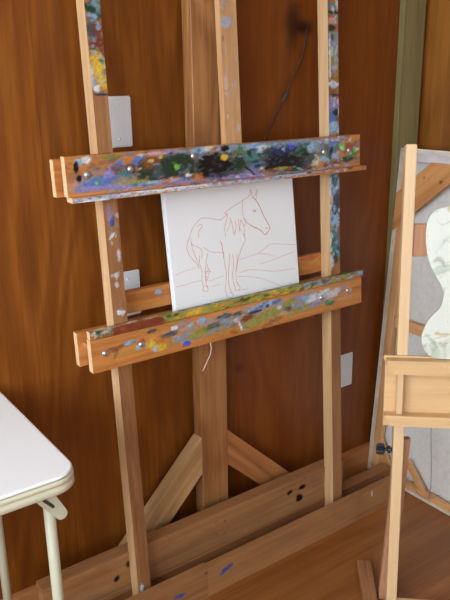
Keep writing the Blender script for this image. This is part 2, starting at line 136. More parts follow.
def wood(name, dark, mid, light, axis='Z', scale=1., rough=.5, flame=1., fine=1., paint=False, spots=(), grooves=(), bump=.15, blotch=0., coat=0., rand=True, spec=.5, patches=(), sheet=None):
    """wood grain running along axis; colours sRGB 0-255"""
    m, nt, b = newmat(name); N = nt.nodes; L = nt.links
    b.inputs['Roughness'].default_value = rough
    b.inputs['Coat Weight'].default_value = coat; b.inputs['Coat Roughness'].default_value = .3
    b.inputs['Specular IOR Level'].default_value = spec
    tc = N.new('ShaderNodeTexCoord'); src = tc.outputs['Object']
    if rand:
        oi = N.new('ShaderNodeObjectInfo'); mu = N.new('ShaderNodeVectorMath'); mu.operation = 'SCALE'; mu.inputs[0].default_value = (7.3, 3.1, 5.7)
        L.new(oi.outputs['Random'], mu.inputs['Scale'])
        ad = N.new('ShaderNodeVectorMath'); ad.operation = 'ADD'; L.new(src, ad.inputs[0]); L.new(mu.outputs[0], ad.inputs[1]); vec = ad.outputs[0]
    else: vec = src
    def mapped(across, along):
        mp = N.new('ShaderNodeMapping'); s = [across*scale]*3; s['XYZ'.index(axis)] = along*scale
        mp.inputs['Scale'].default_value = s; L.new(vec, mp.inputs['Vector']); return mp.outputs[0]
    def noise(v, sc, det=6, dist=0., ro=.6):
        n = N.new('ShaderNodeTexNoise'); n.inputs['Scale'].default_value = sc; n.inputs['Detail'].default_value = det
        n.inputs['Distortion'].default_value = dist; n.inputs['Roughness'].default_value = ro; L.new(v, n.inputs['Vector']); return n.outputs['Fac']
    def math_(op, a, bb, c=None):
        q = N.new('ShaderNodeMath'); q.operation = op
        for i, v in enumerate((a, bb, c)):
            if v is None: continue
            if hasattr(v, 'is_linked') or hasattr(v, 'links'): L.new(v, q.inputs[i])
            else: q.inputs[i].default_value = v
        return q.outputs[0]
    big = noise(mapped(1., .13), 4.5, 3, .6, .5)
    rings = math_('SINE', math_('MULTIPLY', big, 55.*flame), None)
    rings = math_('MULTIPLY_ADD', rings, .5, .5)
    fi = noise(mapped(9., .28), 9., 8, .3, .65)
    vf = noise(mapped(30., 1.2), 14., 4, 0, .7)
    f = math_('MULTIPLY_ADD', rings, .16*flame, .14-.08*flame)
    f = math_('MULTIPLY_ADD', fi, .75*fine, f)
    f = math_('MULTIPLY_ADD', vf, .34*fine, f); f = math_('SUBTRACT', f, .045*fine)
    f = math_('SUBTRACT', f, .14+.5*fine-.5)
    rp = N.new('ShaderNodeValToRGB'); e = rp.color_ramp.elements
    e[0].position = .3; e[0].color = lin(dark)+(1,); e[1].position = .72; e[1].color = lin(light)+(1,)
    k = e.new(.5); k.color = lin(mid)+(1,)
    L.new(f, rp.inputs['Fac']); col = rp.outputs['Color']
    def mix(fac, a, c, mode='MIX'):
        mx = N.new('ShaderNodeMix'); mx.data_type = 'RGBA'; mx.blend_type = mode
        if hasattr(fac, 'links'): L.new(fac, mx.inputs[0])
        else: mx.inputs[0].default_value = fac
        L.new(a, mx.inputs[6])
        if hasattr(c, 'links'): L.new(c, mx.inputs[7])
        else: mx.inputs[7].default_value = tuple(c)+(1,)
        return mx.outputs[2]
    if blotch:
        bn = noise(mapped(1., .5), 3., 3, .4, .5)
        br = N.new('ShaderNodeMapRange'); br.inputs[1].default_value = .35; br.inputs[2].default_value = .65; br.inputs[3].default_value = 0; br.inputs[4].default_value = blotch
        L.new(bn, br.inputs[0]); col = mix(br.outputs[0], col, lin(dark))
    sp = N.new('ShaderNodeSeparateXYZ'); L.new(src, sp.inputs[0])
    if sheet:       # a neighbouring plywood sheet of a redder veneer
        col = mix(math_('MULTIPLY', math_('GREATER_THAN', sp.outputs[0], sheet[0]), sheet[2]), col, lin(sheet[1]))
    for (cx, cy, cz, rx, rz, c, amt) in list(spots)+list(patches):
        dx = math_('DIVIDE', math_('SUBTRACT', sp.outputs[0], cx), rx)
        dz = math_('DIVIDE', math_('SUBTRACT', sp.outputs[2], cz), rz)
        d2 = math_('SQRT', math_('ADD', math_('MULTIPLY', dx, dx), math_('MULTIPLY', dz, dz)), None)
        wob = noise(mapped(3., 1.), 6., 3)
        d2 = math_('MULTIPLY_ADD', wob, .8, d2)
        mr = N.new('ShaderNodeMapRange'); mr.interpolation_type = 'SMOOTHSTEP'; mr.inputs[1].default_value = 1.4; mr.inputs[2].default_value = .5; mr.inputs[3].default_value = 0; mr.inputs[4].default_value = amt
        L.new(d2, mr.inputs[0]); col = mix(mr.outputs[0], col, lin(c))
    for gx, w, amt in grooves:
        g = math_('LESS_THAN', math_('ABSOLUTE', math_('SUBTRACT', sp.outputs[0], gx), None), w)
        col = mix(math_('MULTIPLY', g, amt), col, (.02, .008, .003))
    bp = N.new('ShaderNodeBump'); bp.inputs['Strength'].default_value = bump; bp.inputs['Distance'].default_value = .001
    L.new(fi, bp.inputs['Height'])
    if paint:
        at = N.new('ShaderNodeAttribute'); at.attribute_name = 'paint'
        col = mix(at.outputs['Alpha'], col, at.outputs['Color'])
        h = math_('MULTIPLY_ADD', noise(mapped(1., .6), 160., 4), .6, at.outputs['Alpha'])
        bp2 = N.new('ShaderNodeBump'); bp2.inputs['Strength'].default_value = .5; bp2.inputs['Distance'].default_value = .0015
        L.new(h, bp2.inputs['Height']); L.new(bp.outputs['Normal'], bp2.inputs['Normal'])
        L.new(bp2.outputs['Normal'], b.inputs['Normal'])
        rr = math_('MULTIPLY_ADD', at.outputs['Alpha'], .32-rough, rough); L.new(rr, b.inputs['Roughness'])
    else: L.new(bp.outputs['Normal'], b.inputs['Normal'])
    L.new(col, b.inputs['Base Color'])
    return m

# ---------------------------------------------------------------- paint on boards (numpy value noise)
_tab = np.random.rand(64, 64)
def vnoise(x, y):
    xi = np.floor(x).astype(int); yi = np.floor(y).astype(int); fx = x-xi; fy = y-yi
    fx = fx*fx*(3-2*fx); fy = fy*fy*(3-2*fy)
    g = lambda a, b: _tab[a % 64, b % 64]
    return (g(xi, yi)*(1-fx)+g(xi+1, yi)*fx)*(1-fy)+(g(xi, yi+1)*(1-fx)+g(xi+1, yi+1)*fx)*fy
def fnoise(x, y):
    return vnoise(x, y)*.55+vnoise(x*2.1+9, y*2.1+3)*.3+vnoise(x*4.3+1, y*4.3+7)*.15

def paint_cols(x, z, daubs, strokes=None, seed=0):
    """rgba per point: opaque daubs of paint with ragged edges laid one over the other"""
    rgb = np.zeros((len(x), 3)); al = np.zeros(len(x))
    def lay(cx, cz, rx, rz, ang, col, st, k):
        nonlocal rgb, al
        w = 1.6; m = (abs(x-cx) < (rx+rz)*w+.004) & (abs(z-cz) < (rx+rz)*w+.004)
        if not m.any(): return
        xx = x[m]-cx; zz = z[m]-cz; a = R(ang); u = xx*math.cos(a)+zz*math.sin(a); v = -xx*math.sin(a)+zz*math.cos(a)
        n = fnoise(x[m]*95+k*3.7, z[m]*190+k*1.9); n2 = fnoise(x[m]*40+k*2.3, z[m]*80+k)
        d = np.sqrt((u/rx)**2+(v/rz)**2)+(n-.5)*.9+(n2-.5)*.8
        f = np.clip((1.12-d)/.45, 0, 1)*st
        c = np.array(lin(COL[col])); sh_ = (1+(fnoise(x[m]*300+k, z[m]*420+k*5)-.5)*.9)
        cc = np.clip(c[None]*sh_[:, None], 0, 1)
        na = f+al[m]*(1-f); safe = np.maximum(na, 1e-6)
        rgb[m] = (cc*f[:, None]+rgb[m]*(al[m]*(1-f))[:, None])/safe[:, None]; al[m] = na
    for i, q in enumerate(daubs): lay(*q, i+seed)
    rs = random.Random(seed+5)
    if strokes:
        for (n, x0, x1, z0, z1, cols, rx, rz, st) in strokes:
            for i in range(n):
                lay(rs.uniform(x0, x1), rs.uniform(z0, z1), rx*rs.uniform(.5, 1.3), rz*rs.uniform(.5, 1.3), rs.uniform(-25, 25), rs.choice(cols), st*rs.uniform(.6, 1), 50+i)
    return rgb, al

def painted_board(name, x0, x1, y0, y1, z0, z1, lean, mat, parent, off, daubs, strokes=None, seed=0, step=.0022, top=None, topstrokes=None, side=None):
    """closed box, its front (-y) and top faces finely gridded to carry the paint attribute"""
    bm = bmesh.new()
    nx = max(2, int((x1-x0)/step)); nz = max(2, int((z1-z0)/step)); ny = max(2, int((y1-y0)/step))
    layer = bm.verts.layers.float_color.new('paint')
    fr, tp = [], []
    X = np.linspace(x0, x1, nx+1); Z = np.linspace(z0, z1, nz+1); Yv = np.linspace(y0, y1, ny+1)
    front = [[bm.verts.new((x, y0, z)) for z in Z] for x in X]
    for i in range(nx):
        for j in range(nz): bm.faces.new((front[i][j], front[i+1][j], front[i+1][j+1], front[i][j+1]))
    topv = [[front[i][nz]]+[bm.verts.new((X[i], y, z1)) for y in Yv[1:]] for i in range(nx+1)]
    for i in range(nx):
        for j in range(ny): bm.faces.new((topv[i][j], topv[i+1][j], topv[i+1][j+1], topv[i][j+1]))
    b0 = bm.verts.new((x0, y1, z0)); b1 = bm.verts.new((x1, y1, z0))
    bm.faces.new([front[i][0] for i in range(nx+1)][::-1]+[b0, b1])                         # bottom
    bm.faces.new([b0]+[front[0][j] for j in range(nz+1)]+topv[0][1:])                       # left end
    bm.faces.new([b1]+topv[nx][1:][::-1]+[front[nx][j] for j in range(nz, -1, -1)])          # right end
    bm.faces.new([b1, b0]+[topv[i][ny] for i in range(nx+1)])                               # back
    for v in bm.verts: v[layer] = (0, 0, 0, 0)
    fv = [v for r in front for v in r]
    xs = np.array([v.co.x for v in fv]); zs = np.array([v.co.z for v in fv])
    c, a = paint_cols(xs, zs, daubs, strokes, seed)
    for v, cc, aa in zip(fv, c, a): v[layer] = (cc[0], cc[1], cc[2], aa)
    if top or topstrokes:
        tv = [v for r in topv for v in r[1:]]
        xs = np.array([v.co.x for v in tv]); ys = np.array([v.co.y for v in tv])
        c, a = paint_cols(xs, ys, top or [], topstrokes, seed+77)
        for v, cc, aa in zip(tv, c, a): v[layer] = (cc[0], cc[1], cc[2], aa)
    bm.normal_update()
    for v in bm.verts: v.co.y += v.co.z*lean
    bm.faces.ensure_lookup_table(); ends = [f.index for f in bm.faces if all(abs(v.co.x-x0) < 1e-6 for v in f.verts)]
    bm.faces.index_update(); ends = [f.index for f in bm.faces if all(abs(v.co.x-x0) < 1e-6 for v in f.verts)]
    o = obj(name, bm, mat, parent, off)
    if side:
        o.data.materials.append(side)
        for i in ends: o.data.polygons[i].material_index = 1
    return o

def board(name, x0, x1, y0, y1, z0, z1, mat, side, lean=0.):
    o = obj(name, nbox(x0, x1, y0, y1, z0, z1, lean=lean, bev=.0008), mat, E, off)
    o.data.materials.append(side)
    for p in o.data.polygons:
        if p.normal.x < -.9: p.material_index = 1
    return o

# wood kinds
W_WALL = wood('varnished_plywood', (98, 50, 10), (124, 67, 15), (150, 90, 26), 'Z', 1.1, .42, 1.0, .75, grooves=((.587, .0009, .3), (-.4, .0012, .4)),
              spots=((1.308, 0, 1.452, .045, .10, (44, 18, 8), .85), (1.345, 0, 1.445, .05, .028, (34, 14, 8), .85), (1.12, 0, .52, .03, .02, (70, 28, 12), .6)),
              bump=.08, blotch=.35, coat=.06, rand=False, spec=.35, sheet=(1.04, (114, 52, 12), .45))
W_WALLR = wood('varnished_plywood_side', (108, 60, 12), (140, 84, 22), (162, 104, 34), 'Z', .8, .5, .8, .8, bump=.08, blotch=.4, rand=False)
W_FLOOR = wood('floor_plywood', (116, 66, 26), (150, 92, 42), (174, 116, 58), 'X', .9, .42, 1., .8, bump=.06, blotch=.5, rand=False, coat=.15)
W_STUD = wood('greenish_stud', (104, 94, 58), (128, 116, 74), (146, 132, 88), 'Z', 1., .7, .8, .8)
W_BATTEN = wood('aged_fir', (118, 74, 38), (150, 98, 54), (172, 122, 74), 'Z', 1.1, .6, 1.2, .9)
W_POST = wood('fir_post', (122, 78, 46), (148, 100, 62), (168, 120, 78), 'Z', 1., .55, 1., .9, paint=True)
W_PALE = wood('pale_pine_post', (172, 124, 82), (196, 150, 106), (212, 170, 126), 'Z', 1., .55, .6, .8, paint=True)
W_BAR = wood('orange_board', (160, 94, 42), (192, 124, 62), (212, 146, 82), 'X', 1., .5, .8, .9, paint=True)
W_BAR0 = wood('orange_board_bare', (168, 96, 46), (202, 128, 66), (222, 150, 86), 'X', 1., .5, 1.4, .9)
W_PALE0 = wood('pale_pine_lip', (186, 142, 92), (212, 170, 118), (226, 190, 140), 'X', 1., .55, 1., .8)
W_END = wood('pale_end_grain', (206, 166, 120), (226, 188, 144), (238, 206, 166), 'Y', 1., .7, .5, .8)
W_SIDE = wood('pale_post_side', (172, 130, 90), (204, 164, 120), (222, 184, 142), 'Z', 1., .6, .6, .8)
W_BEAM = wood('dusty_beam', (122, 80, 46), (156, 108, 66), (178, 130, 84), 'X', 1., .7, .6, .7, paint=True, blotch=.2)
W_BEAM2 = wood('dusty_plank', (114, 70, 38), (146, 94, 54), (168, 116, 72), 'X', 1., .7, .6, .7, blotch=.2)
W_BRACEP = wood('pale_brace', (152, 112, 70), (182, 140, 94), (200, 160, 114), 'X', 1., .6, 1., .8)
W_BRACEO = wood('orange_brace', (132, 80, 40), (166, 106, 58), (186, 126, 74), 'X', 1., .6, 1., .8)
W_SILL = wood('sill_wood', (150, 92, 46), (182, 118, 66), (200, 140, 86), 'X', 1., .65, .6, .7)
W_NEW = wood('new_beech', (204, 166, 122), (220, 184, 140), (230, 198, 156), 'Z', 1., .45, .6, .6, coat=.1)
W_NEWX = wood('new_beech_across', (200, 158, 110), (218, 178, 128), (230, 194, 146), 'X', 1., .45, .6, .6, coat=.1)
W_RED = wood('reddish_strut_shaded_bar', (160, 108, 76), (186, 134, 98), (202, 152, 116), 'Z', 1., .55, .6, .6)
W_STRETCH = wood('stretcher_pine', (178, 124, 76), (206, 152, 100), (222, 172, 122), 'X', 1., .6, 1., .8)
W_KNOTTY = wood('knotty_pine', (170, 112, 62), (194, 134, 80), (208, 152, 96), 'X', 1., .55, 1.2, .8, spots=((.236, 0, .020, .012, .010, (90, 46, 22), .95), (.1935, 0, .066, .006, .005, (100, 56, 28), .9)), rand=False)
M_CANVAS = plain('primed_canvas', (238, 240, 244), .75, bump=.25, bscale=900)
M_LINE = plain('sanguine_line', (214, 146, 128), .8)
M_LINE_F = plain('faint_sanguine', (222, 190, 178), .8)
M_LINE_D = plain('strong_sanguine', (196, 84, 66), .8)
M_PLATE = plain('white_plastic', (222, 224, 228), .35)
M_SLOT = plain('slot_dark', (60, 56, 54), .6)
M_BOLT = plain('zinc_bolt', (190, 190, 188), .3, metal=.85, bump=.2, bscale=300)
M_TOP = plain('white_vinyl', (244, 246, 250), .4, bump=.06, bscale=600)
M_CREAM = plain('cream_enamel', (196, 192, 168), .4)
M_CREAM2 = plain('cream_band', (210, 204, 180), .45)
M_DARKM = plain('dark_steel', (90, 88, 80), .4, metal=.6)
M_CANVASB = plain('canvas_back', (214, 210, 206), .85, bump=.3, bscale=700, var=.05)
M_WRAP = plain('folded_canvas_edge', (206, 190, 172), .8, bump=.3, bscale=300, var=.12)
M_KNOB = plain('dark_blue_plastic', (28, 36, 46), .3)
M_WIRE = plain('steel_wire', (150, 148, 144), .4, metal=.5)
M_CORD = plain('dark_cord', (66, 44, 34), .7)
M_THREAD = plain('pale_thread', (226, 206, 196), .8)
M_PLASTER = plain('pale_plaster', (214, 212, 204), .9, var=.03)
M_WFRAME = plain('window_paint', (230, 230, 226), .5)

def marble():
    m, nt, b = newmat('marbled_enamel'); N = nt.nodes; L = nt.links
    b.inputs['Roughness'].default_value = .3
    tc = N.new('ShaderNodeTexCoord')
    def nz(sc, det, dist, off):
        mp = N.new('ShaderNodeMapping'); mp.inputs['Location'].default_value = (off, off*.3, off*.7); L.new(tc.outputs['Object'], mp.inputs[0])
        n = N.new('ShaderNodeTexNoise'); n.inputs['Scale'].default_value = sc; n.inputs['Detail'].default_value = det; n.inputs['Distortion'].default_value = dist; L.new(mp.outputs[0], n.inputs['Vector']); return n.outputs['Fac']
    col = None
    base = N.new('ShaderNodeRGB'); base.outputs[0].default_value = lin((212, 214, 204))+(1,); col = base.outputs[0]
    for sc, di, off, lo, hi, c, amt in ((9, 1.5, 0, .52, .66, (164, 176, 156), .8), (13, 3., 3, .56, .68, (150, 160, 136), .75), (8, 3., 8, .60, .68, (190, 168, 116), .9), (30, 1., 5, .70, .76, (110, 112, 100), .7)):
        r = N.new('ShaderNodeMapRange'); r.interpolation_type = 'SMOOTHSTEP'; r.inputs[1].default_value = lo; r.inputs[2].default_value = hi; r.inputs[4].default_value = amt
        L.new(nz(sc, 4, di, off), r.inputs[0])
        mx = N.new('ShaderNodeMix'); mx.data_type = 'RGBA'; L.new(r.outputs[0], mx.inputs[0]); L.new(col, mx.inputs[6]); mx.inputs[7].default_value = lin(c)+(1,); col = mx.outputs[2]
    L.new(col, b.inputs['Base Color']); return m
M_MARBLE = marble()

# ================================================================ THE ROOM
XL, XR, YF, ZC = -1.5, 1.845, -3.6, 2.45
struct('floor', nbox(XL-.1, XR+.1, YF-.1, .1, -.05, 0, bev=0), W_FLOOR)
struct('ceiling', nbox(XL-.1, XR+.1, YF-.1, .1, ZC, ZC+.05, bev=0), M_PLASTER)
struct('wall_back', nbox(XL-.1, XR+.1, 0, .1, 0, ZC, bev=0), W_WALL)
struct('wall_right', nbox(XR, XR+.1, YF-.1, 0, 0, ZC, bev=0), W_WALLR)
def wall_with_hole(name, mat, along, c0, c1, thick0, thick1, h0, h1, z0, z1):
    bm = bmesh.new()
    for a0, a1, b0, b1 in ((c0, h0, 0, ZC), (h1, c1, 0, ZC), (h0, h1, 0, z0), (h0, h1, z1, ZC)):
        if along == 'y': box(bm, thick0, thick1, a0, a1, b0, b1, bev=0)
        else: box(bm, a0, a1, thick0, thick1, b0, b1, bev=0)
    struct(name, bm, mat)
WIN_L = (-2.6, -.3, .85, 2.25); WIN_F = (-1.2, -.4, .9, 2.1)
wall_with_hole('wall_left', M_PLASTER, 'y', YF-.1, 0, XL-.1, XL, WIN_L[0], WIN_L[1], WIN_L[2], WIN_L[3])
wall_with_hole('wall_front', M_PLASTER, 'x', XL, XR, YF-.1, YF, WIN_F[0], WIN_F[1], WIN_F[2], WIN_F[3])
def window(name, along, c, h0, h1, z0, z1):
    bm = bmesh.new(); f = .045
    mid = (h0+h1)/2
    for a0, a1, b0, b1 in ((h0, h0+f, z0, z1), (h1-f, h1, z0, z1), (h0, h1, z0, z0+f), (h0, h1, z1-f, z1), (mid-.02, mid+.02, z0, z1)):
        if along == 'y': box(bm, c-.03, c+.03, a0, a1, b0, b1)
        else: box(bm, a0, a1, c-.03, c+.03, b0, b1)
    struct(name, bm, M_WFRAME)
window('window_1', 'y', XL-.05, *WIN_L)
window('window_2', 'x', YF-.05, *WIN_F)
# sill plates running round the foot of the walls, studs of the wall frame
struct('baseboard_back', nbox(XL, XR, -.02, 0, 0, .094), W_SILL)
struct('baseboard_right', nbox(XR-.02, XR, YF, -.021, 0, .094), W_SILL)
struct('trim_2', nbox(1.790, XR, -.66, -.62, .0945, ZC), W_STUD)        # stud the canvas leans on
struct('trim_1', nbox(1.722, 1.818, -.019, 0, .0945, ZC), W_STUD)      # greenish corner stud

# ================================================================ THE BIG STUDIO EASEL
LEAN = math.tan(R(3.4))
off = (1.0, -.15, 0)
E = empty('studio_easel', T(*off), 'large homemade wooden easel, paint-smeared bars holding the horse drawing, against the panelled wall', 'easel')
# stiles
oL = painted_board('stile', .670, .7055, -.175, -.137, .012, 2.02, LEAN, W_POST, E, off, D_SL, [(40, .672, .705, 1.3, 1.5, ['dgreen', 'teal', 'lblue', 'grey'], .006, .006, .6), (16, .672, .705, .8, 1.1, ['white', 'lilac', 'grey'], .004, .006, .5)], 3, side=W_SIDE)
oL['label'] = 'left upright, orange and green paint near its top'
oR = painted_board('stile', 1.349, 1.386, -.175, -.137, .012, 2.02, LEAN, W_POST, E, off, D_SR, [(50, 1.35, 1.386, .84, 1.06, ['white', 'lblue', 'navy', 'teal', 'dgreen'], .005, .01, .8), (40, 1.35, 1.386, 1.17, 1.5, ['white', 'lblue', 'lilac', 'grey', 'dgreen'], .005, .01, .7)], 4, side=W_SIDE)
oR['label'] = 'right upright, spattered blue, white and green'
painted_board('center_post', 1.008, 1.056, -.175, -.156, 1.092, 2.02, LEAN, W_PALE, E, off, D_CR, [(12, 1.01, 1.056, 1.15, 1.5, ['white', 'lblue'], .004, .012, .35)], 5)
obj('mast', nbox(.946, 1.033, -.060, -.021, .0, 2.2), W_BATTEN, E, off)
# braces
def plank(name, p0, p1, w, y0, y1, mat, parent, off, cut0=None, cut1=None):
    """board in the XZ plane from p0 to p1 (its centre line); grain along it; ends cut to vertical where asked"""
    p0 = Vector((p0[0], 0, p0[1])); p1 = Vector((p1[0], 0, p1[1])); d = (p1-p0); Ln = d.length; d.normalize()
    a = math.atan2(d.z, d.x)
    tn = math.tan(a) if cut1 else 0; bm = bmesh.new(); h = w/2
    q = [(0, -h), (Ln-h*tn, -h), (Ln+h*tn, h), (0, h)]
    extrude_poly(bm, q, y0, y1, lambda u, v, t: (u, t, v))
    bmesh.ops.bevel(bm, geom=list(bm.edges), offset=.0012, segments=1, affect='EDGES')
    M = Matrix.Translation((p0.x-off[0], -off[1], p0.z-off[2])) @ Matrix.Rotation(-a, 4, 'Y')
    return obj(name, bm, mat, parent, M=M)
plank('brace', (.6565, .030), (.946, .322), .079, -.0595, -.0215, W_BRACEP, E, off, None, 'v')['label'] = 'pale left brace'
plank('brace', (1.322, .046), (1.0335, .3195), .080, -.0590, -.0215, W_BRACEO, E, off, None, 'v')
# base beams
painted_board('base_beam', .44, 1.43, -.13, -.092, .069, .176, 0, W_BEAM, E, off, D_B, [(40, .2, 1.7, .07, .176, ['brown', 'dgrey'], .03, .008, .25)], 6, .003)
obj('base_beam', nbox(.44, 1.650, -.1345, -.0965, 0, .068), W_BEAM2, E, off)
obj('cleat', nbox(.60, 1.37, -.0915, -.0605, .0, .085), W_BEAM2, E, off)
painted_board('floor_plank', .855, 1.60, -.21, -.191, 0, .0915, 0, W_BEAM, E, off, D_D, [(30, .9, 1.6, 0, .09, ['brown', 'dgrey'], .03, .006, .2)], 7, .003)
painted_board('floor_plank', .44, .8545, -.21, -.191, 0, .097, 0, W_BEAM, E, off, D_D, None, 8, .003)
obj('foot_rail', nbox(.44, 1.60, -.1905, -.137, 0, .012), W_BEAM2, E, off)
# cross bar behind the canvas
painted_board('crossbar', .688, 1.372, -.1365, -.118, .790, .842, LEAN, W_BAR, E, off, D_XB, [(20, 1.24, 1.36, .79, .842, ['red', 'olive', 'orange'], .012, .005, .5)], 9)
# upper clamp bar
mixc = ['blue', 'lblue', 'dgreen', 'teal', 'lilac', 'orange', 'white', 'grey', 'brown', 'dgrey']
D_TOP = [(1.05, 1.125, .42, .055, 0, 'dgrey', .75), (1.12, 1.13, .3, .05, 0, 'teal', .5), (.95, 1.096, .36, .009, 0, 'lilac', .8), (1.1, 1.158, .3, .008, 0, 'lblue', .5)]+D_TOP
front = painted_board('clamp_board', .584, 1.446, -.194, -.1755, 1.084, 1.167, LEAN, W_BAR, E, off, D_TOP,
      [(40, .66, 1.0, 1.085, 1.166, ['blue', 'lblue', 'lilac', 'teal', 'dgrey'], .010, .0025, .5), (30, .66, 1.44, 1.085, 1.166, mixc, .008, .002, .5), (60, .82, 1.3, 1.1, 1.16, ['dgreen', 'black', 'dgrey', 'navy'], .007, .004, .6), (30, .9, 1.44, 1.15, 1.167, ['lblue', 'blue', 'cream', 'pink'], .005, .003, .8), (60, 1.26, 1.44, 1.09, 1.166, ['lblue', 'orange', 'blue', 'green', 'dgreen', 'white'], .006, .004, .7), (40, 1.06, 1.25, 1.105, 1.155, ['black', 'black', 'dgreen', 'navy'], .012, .004, .8), (30, .70, .86, 1.084, 1.10, ['lilac', 'lblue', 'orange'], .012, .002, .7), (40, .9, 1.4, 1.084, 1.095, ['lilac', 'lblue', 'orange', 'red', 'white'], .010, .002, .8)], 1,
      topstrokes=[(60, .6, 1.44, -.195, -.175, mixc, .01, .004, .8)], side=W_END)
front['label'] = 'upper front board thick with dark and blue paint'
board('clamp_board', .582, 1.44, -.1365, -.118, 1.077, 1.157, W_BAR0, W_END, LEAN)
painted_board('clamp_lip', .588, 1.460, -.205, -.1765, 1.0725, 1.0835, LEAN, W_BAR, E, off, D_LIP, [(160, .59, 1.40, 1.072, 1.084, ['white', 'lblue', 'white', 'grey', 'orange', 'navy', 'red'], .006, .002, .75)], 2, .0018,
      topstrokes=[(200, .6, 1.40, -.213, -.19, ['white', 'lblue', 'lilac', 'grey', 'orange', 'blue', 'cream'], .009, .004, .9)], side=W_END)
# lower tray
D_LOW = [(1.05, .735, .25, .024, 0, 'grey', .55), (1.0, .722, .3, .012, 0, 'olive', .5), (1.25, .74, .12, .022, 0, 'grey', .6)]+D_LOW
f2 = painted_board('tray_board', .600, 1.452, -.194, -.1755, .691, .767, LEAN, W_BAR, E, off, D_LOW,
      [(150, .80, 1.36, .70, .765, ['grey', 'olive', 'lblue', 'dgrey', 'brown', 'olive', 'lilac'], .014, .0028, .38), (26, .9, 1.3, .7, .73, ['olive', 'orange', 'brown'], .014, .004, .45)], 11,
      topstrokes=[(70, .62, .80, -.195, -.175, ['maroon', 'brown', 'maroon'], .02, .006, .8), (90, .8, 1.44, -.195, -.175, ['olive', 'yellow', 'brown', 'dgrey', 'olive'], .02, .005, .9)], side=W_END)
f2['label'] = 'lower front board, orange wood under grey, blue and yellow smears'
board('tray_board', .594, 1.440, -.1365, -.118, .690, .770, W_BAR0, W_END, LEAN)
LG = .7485; LIPZ = .7855
painted_board('tray_shelf', .606, 1.450, -.1753, -.138, LG-.012, LG, LEAN, W_BAR, E, off, [], None, 12,
      topstrokes=[(90, .62, .82, -.175, -.138, ['maroon', 'brown', 'cream', 'dgreen'], .012, .006, .8), (220, .8, 1.30, -.175, -.138, ['olive', 'yellow', 'olive', 'green', 'dgreen'], .02, .006, .95), (120, 1.22, 1.44, -.175, -.138, ['grey', 'dgrey', 'olive', 'brown', 'lblue'], .012, .006, .9)])
def bolts(spots, d, nm='bolt'):
    for x, z in spots:
        M = T(x, d+z*LEAN, z) @ Matrix.Rotation(R(90), 4, 'X')
        bm = bmesh.new(); lathe(bm, [(.0072, -.004), (.0078, 0), (.0072, .0018), (.0052, .0038), (.0024, .0048), (0, .005)], M, 20)
        obj(nm, bm, M_BOLT, E, off, smooth=True)
bolts([(.632, 1.127), (.735, 1.131), (.901, 1.147), (1.313, 1.129), (1.405, 1.127), (.633, .731), (.726, .731), (1.398, .737), (1.295, .735)], -.194)
painted_board('tray_lip', .602, 1.462, -.1905, -.1757, .7675, LIPZ, LEAN, W_BAR, E, off, [],
      [(70, .604, .66, .767, .786, ['cream', 'brown', 'teal', 'dgreen'], .006, .005, .8), (90, .66, .80, .767, .785, ['maroon', 'maroon', 'brown'], .014, .005, .85), (160, .80, 1.27, .767, .786, ['olive', 'olive', 'yellow', 'dgreen', 'olive'], .016, .005, .9), (140, 1.22, 1.46, .767, .786, ['grey', 'dgrey', 'olive', 'brown', 'lblue'], .010, .004, .9)], 21,
      topstrokes=[(80, .61, .8, -.19, -.175, ['maroon', 'brown', 'cream'], .012, .006, .8), (200, .8, 1.46, -.19, -.175, ['olive', 'green', 'dgreen', 'dgrey'], .014, .006, .95)], side=W_END)
bm = bmesh.new(); Mx = T(1.462, -.183+.777*LEAN, .777) @ Matrix.Rotation(R(90), 4, 'Y')
lathe(bm, [(.0075, 0), (.0088, .001), (.0092, .009), (.007, .012), (0, .013)], Mx, 18)
obj('end_cap', bm, plain('dark_cap', (52, 54, 62), .45), E, off, True)

# ---- the stretched canvas with the horse drawing
cz = LG+.0005; co = (1.045, -.118, cz)
CV = empty('canvas', T(*co), 'white canvas with a red line drawing of a standing horse, clamped in the easel', 'canvas')
CL = .125
cx0, cx1, cz1, cf, cb = .8440, 1.2455, 1.0722, -.2116, -.1950
obj('canvas_panel', nbox(cx0, cx1, cf, cb, cz, cz1, lean=CL, bev=.002, seg=2), M_CANVAS, CV, co)
def strokes_mesh(lines, w, bm=None, mi=0):
    bm = bm or bmesh.new()
    for ln in lines:
        # smooth the polyline (Catmull-Rom), then lay a thin raised ribbon
        P = [Vector((a, b)) for a, b in ln]; Q = []
        for i in range(len(P)-1):
            p0, p1, p2, p3 = P[max(i-1, 0)], P[i], P[i+1], P[min(i+2, len(P)-1)]
            for k in range(5):
                t = k/5; Q.append(.5*((2*p1)+(p2-p0)*t+(2*p0-5*p1+4*p2-p3)*t*t+(3*p1-p0-3*p2+p3)*t**3))
        Q.append(P[-1])
        pr = None
        for i, p in enumerate(Q):
            d = Q[min(i+1, len(Q)-1)]-Q[max(i-1, 0)]
            if d.length < 1e-7: continue
            d.normalize(); nn = Vector((-d.y, d.x)); ww = w*(.75+.5*random.random())
            a, b = p+nn*ww, p-nn*ww
            vs = []
            for (q, e) in ((a, 0), (b, 0), (b, -.0003), (a, -.0003)):
                y = cf-.0001+e+q.y*CL; vs.append(bm.verts.new((q.x, y, q.y)))
            if pr:
                for j in range(4): bm.faces.new((pr[j], pr[(j+1) % 4], vs[(j+1) % 4], vs[j])).material_index = mi
            pr = vs
    return bm
faint = list(range(32, 42)); strong = [9, 19, 20, 23]
bd = [l for i, l in enumerate(DRAW) if i not in faint and i not in strong]
hd = strokes_mesh(bd, .00055); strokes_mesh([DRAW[i] for i in strong], .0007, hd, 1)
obj('horse_drawing', hd, M_LINE, CV, co).data.materials.append(M_LINE_D)
obj('hill_drawing', strokes_mesh([DRAW[i] for i in faint], .0006), M_LINE_F, CV, co)

